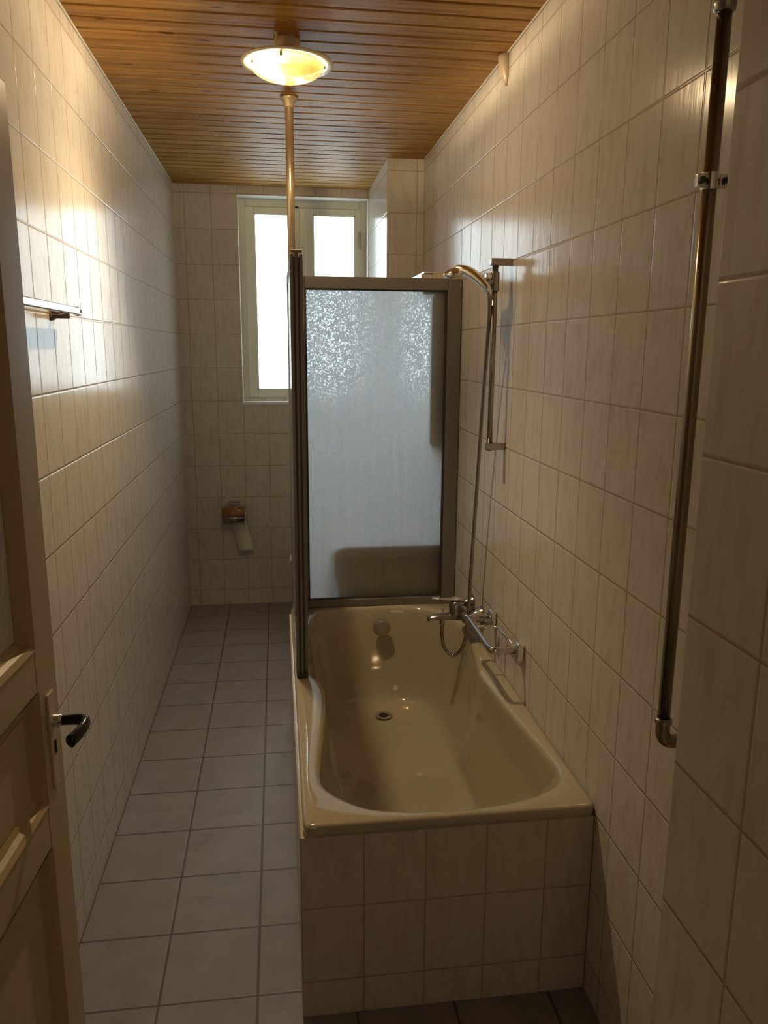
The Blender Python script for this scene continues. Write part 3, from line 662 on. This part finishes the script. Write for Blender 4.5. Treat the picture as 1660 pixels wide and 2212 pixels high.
# ================================================================== WASHBASIN + MIRROR CABINET (behind the screen)
wbn = thing('washbasin', 'beige ceramic washbasin on the right wall behind the frosted screen', 'washbasin', (W, 3.60, 0.80))
def sec(x0, x1, y0, y1, r, z, n=10):
    out = []
    for (ccx, ccy, a0) in ((x0+r, y1-r, 90), (x0+r, y0+r, 180)):
        for i in range(n+1):
            a = math.radians(a0+90*i/n); out.append((ccx+r*math.cos(a), ccy+r*math.sin(a), z))
    out += [(x1, y0, z), (x1, y1, z)]
    return out
xw = W-0.0005; by0, by1 = 3.2235, 3.82
bm = bmesh.new()
loft(bm, [sec(0.830, xw, by0+0.03, by1-0.03, 0.10, 0.640), sec(0.808, xw, by0+0.010, by1-0.010, 0.09, 0.700), sec(0.795, xw, by0, by1, 0.06, 0.706), sec(0.793, xw, by0, by1, 0.06, 0.790), sec(0.798, xw, by0+0.005, by1-0.005, 0.06, 0.797),
          sec(0.835, 1.20, by0+0.05, by1-0.05, 0.10, 0.796), sec(0.86, 1.18, by0+0.08, by1-0.08, 0.12, 0.74), sec(0.93, 1.13, by0+0.16, by1-0.16, 0.10, 0.690)])
bmesh.ops.recalc_face_normals(bm, faces=bm.faces)
link('basin_bowl', bm, m_ceram, wbn, smooth=True, angle=30)
bm = bmesh.new()
loft(bm, [sec(0.83, xw, by0+0.02, by1-0.05, 0.05, 0.0), sec(0.812, xw, by0+0.014, by1-0.04, 0.05, 0.45), sec(0.810, xw, by0+0.014, by1-0.04, 0.05, 0.690)])
link('basin_skirt', bm, m_ceram, wbn, smooth=False, bevel=0.003)
bt = link('basin_tap', T(spline([(1.26, 3.57, 0.795), (1.26, 3.57, 0.86), (1.23, 3.57, 0.90), (1.17, 3.57, 0.90), (1.14, 3.57, 0.87)], 6), 0.011, 14), m_chrome, wbn, smooth=True)
mc = thing('mirror_cabinet', 'beige wall cabinet with a light shelf above the washbasin behind the screen', 'cabinet', (W, 3.56, 1.22))
link('cabinet_box', B(1.212, W-0.0005, 3.2215, 3.84, 1.223, 1.920), m_ceram, mc, bevel=0.003)
link('mirror_door', B(1.204, 1.2115, 3.226, 3.53, 1.235, 1.82), m_mirror, mc)
link('mirror_door', B(1.204, 1.2115, 3.54, 3.835, 1.235, 1.82), m_mirror, mc)
link('light_canopy', B(1.165, 1.2115, 3.2215, 3.84, 1.835, 1.916), m_ceram, mc, bevel=0.004)
link('cabinet_top', B(1.175, W-0.0005, 3.2215, 3.845, 1.920, 1.926), m_ceram, mc)
sd = thing('soap_cup', 'small greenish cup fixed to the right wall behind the screen above the washbasin', 'cup', (1.30, 3.33, 0.93))
link('cup', LT([(0.020, 0.0), (0.026, 0.004), (0.030, 0.045), (0.027, 0.047), (0.024, 0.010), (0.0, 0.008)], (1.292, 3.34, 0.915), 'z', 28), plain('greenish_plastic', (0.40, 0.42, 0.28), 0.3), sd, smooth=True)
link('cup_holder', T([(W-0.0005, 3.34, 0.935), (1.318, 3.34, 0.935)], 0.007, 10), m_chrome, sd)
# ================================================================== TOILET
CY_ = 4.46
wc = thing('toilet', 'white toilet against the boxed corner, its rim just showing left of the screen', 'toilet', (0.90, CY_, 0.0))
def oval(xf, xb, hw, z, n=36, sq=2.3):
    xc = (xf+xb)/2; a = (xb-xf)/2; out = []
    for i in range(n):
        t = 2*math.pi*i/n; c, s = math.cos(t), math.sin(t)
        out.append((xc+a*math.copysign(abs(c)**(2/sq), c), CY_+hw*math.copysign(abs(s)**(2/sq), s), z))
    return out
bm = bmesh.new()
loft(bm, [oval(0.80, 1.138, 0.11, 0.0), oval(0.82, 1.138, 0.10, 0.10), oval(0.76, 1.138, 0.12, 0.22), oval(0.66, 1.138, 0.17, 0.33), oval(0.635, 1.138, 0.182, 0.375), oval(0.635, 1.138, 0.182, 0.395),
          oval(0.665, 1.06, 0.150, 0.395), oval(0.69, 1.04, 0.125, 0.33), oval(0.76, 0.98, 0.07, 0.22)])
bmesh.ops.recalc_face_normals(bm, faces=bm.faces)
link('toilet_bowl', bm, m_wc, wc, smooth=True)
bm = bmesh.new()
rows = loft(bm, [oval(0.625, 1.06, 0.188, 0.400), oval(0.622, 1.06, 0.190, 0.410), oval(0.630, 1.055, 0.183, 0.418), oval(0.69, 1.02, 0.13, 0.418), oval(0.695, 1.015, 0.126, 0.402)], False, False)
bm.verts.ensure_lookup_table(); n_ = 36
for i in range(n_): bm.faces.new((rows[-1][i], rows[-1][(i+1) % n_], rows[0][(i+1) % n_], rows[0][i]))
bmesh.ops.recalc_face_normals(bm, faces=bm.faces)
link('toilet_seat', bm, m_wc, wc, smooth=True)
bm = bmesh.new(); base = oval(0.0, 0.40, 0.185, 0)
loft(bm, [[(1.070+0.03*(q[0]/0.4)-(0.5-i)*0.012, q[1], 0.425+q[0]) for q in base] for i in (0, 1)])
bmesh.ops.recalc_face_normals(bm, faces=bm.faces)
link('toilet_lid', bm, m_wc, wc, smooth=False, bevel=0.003)
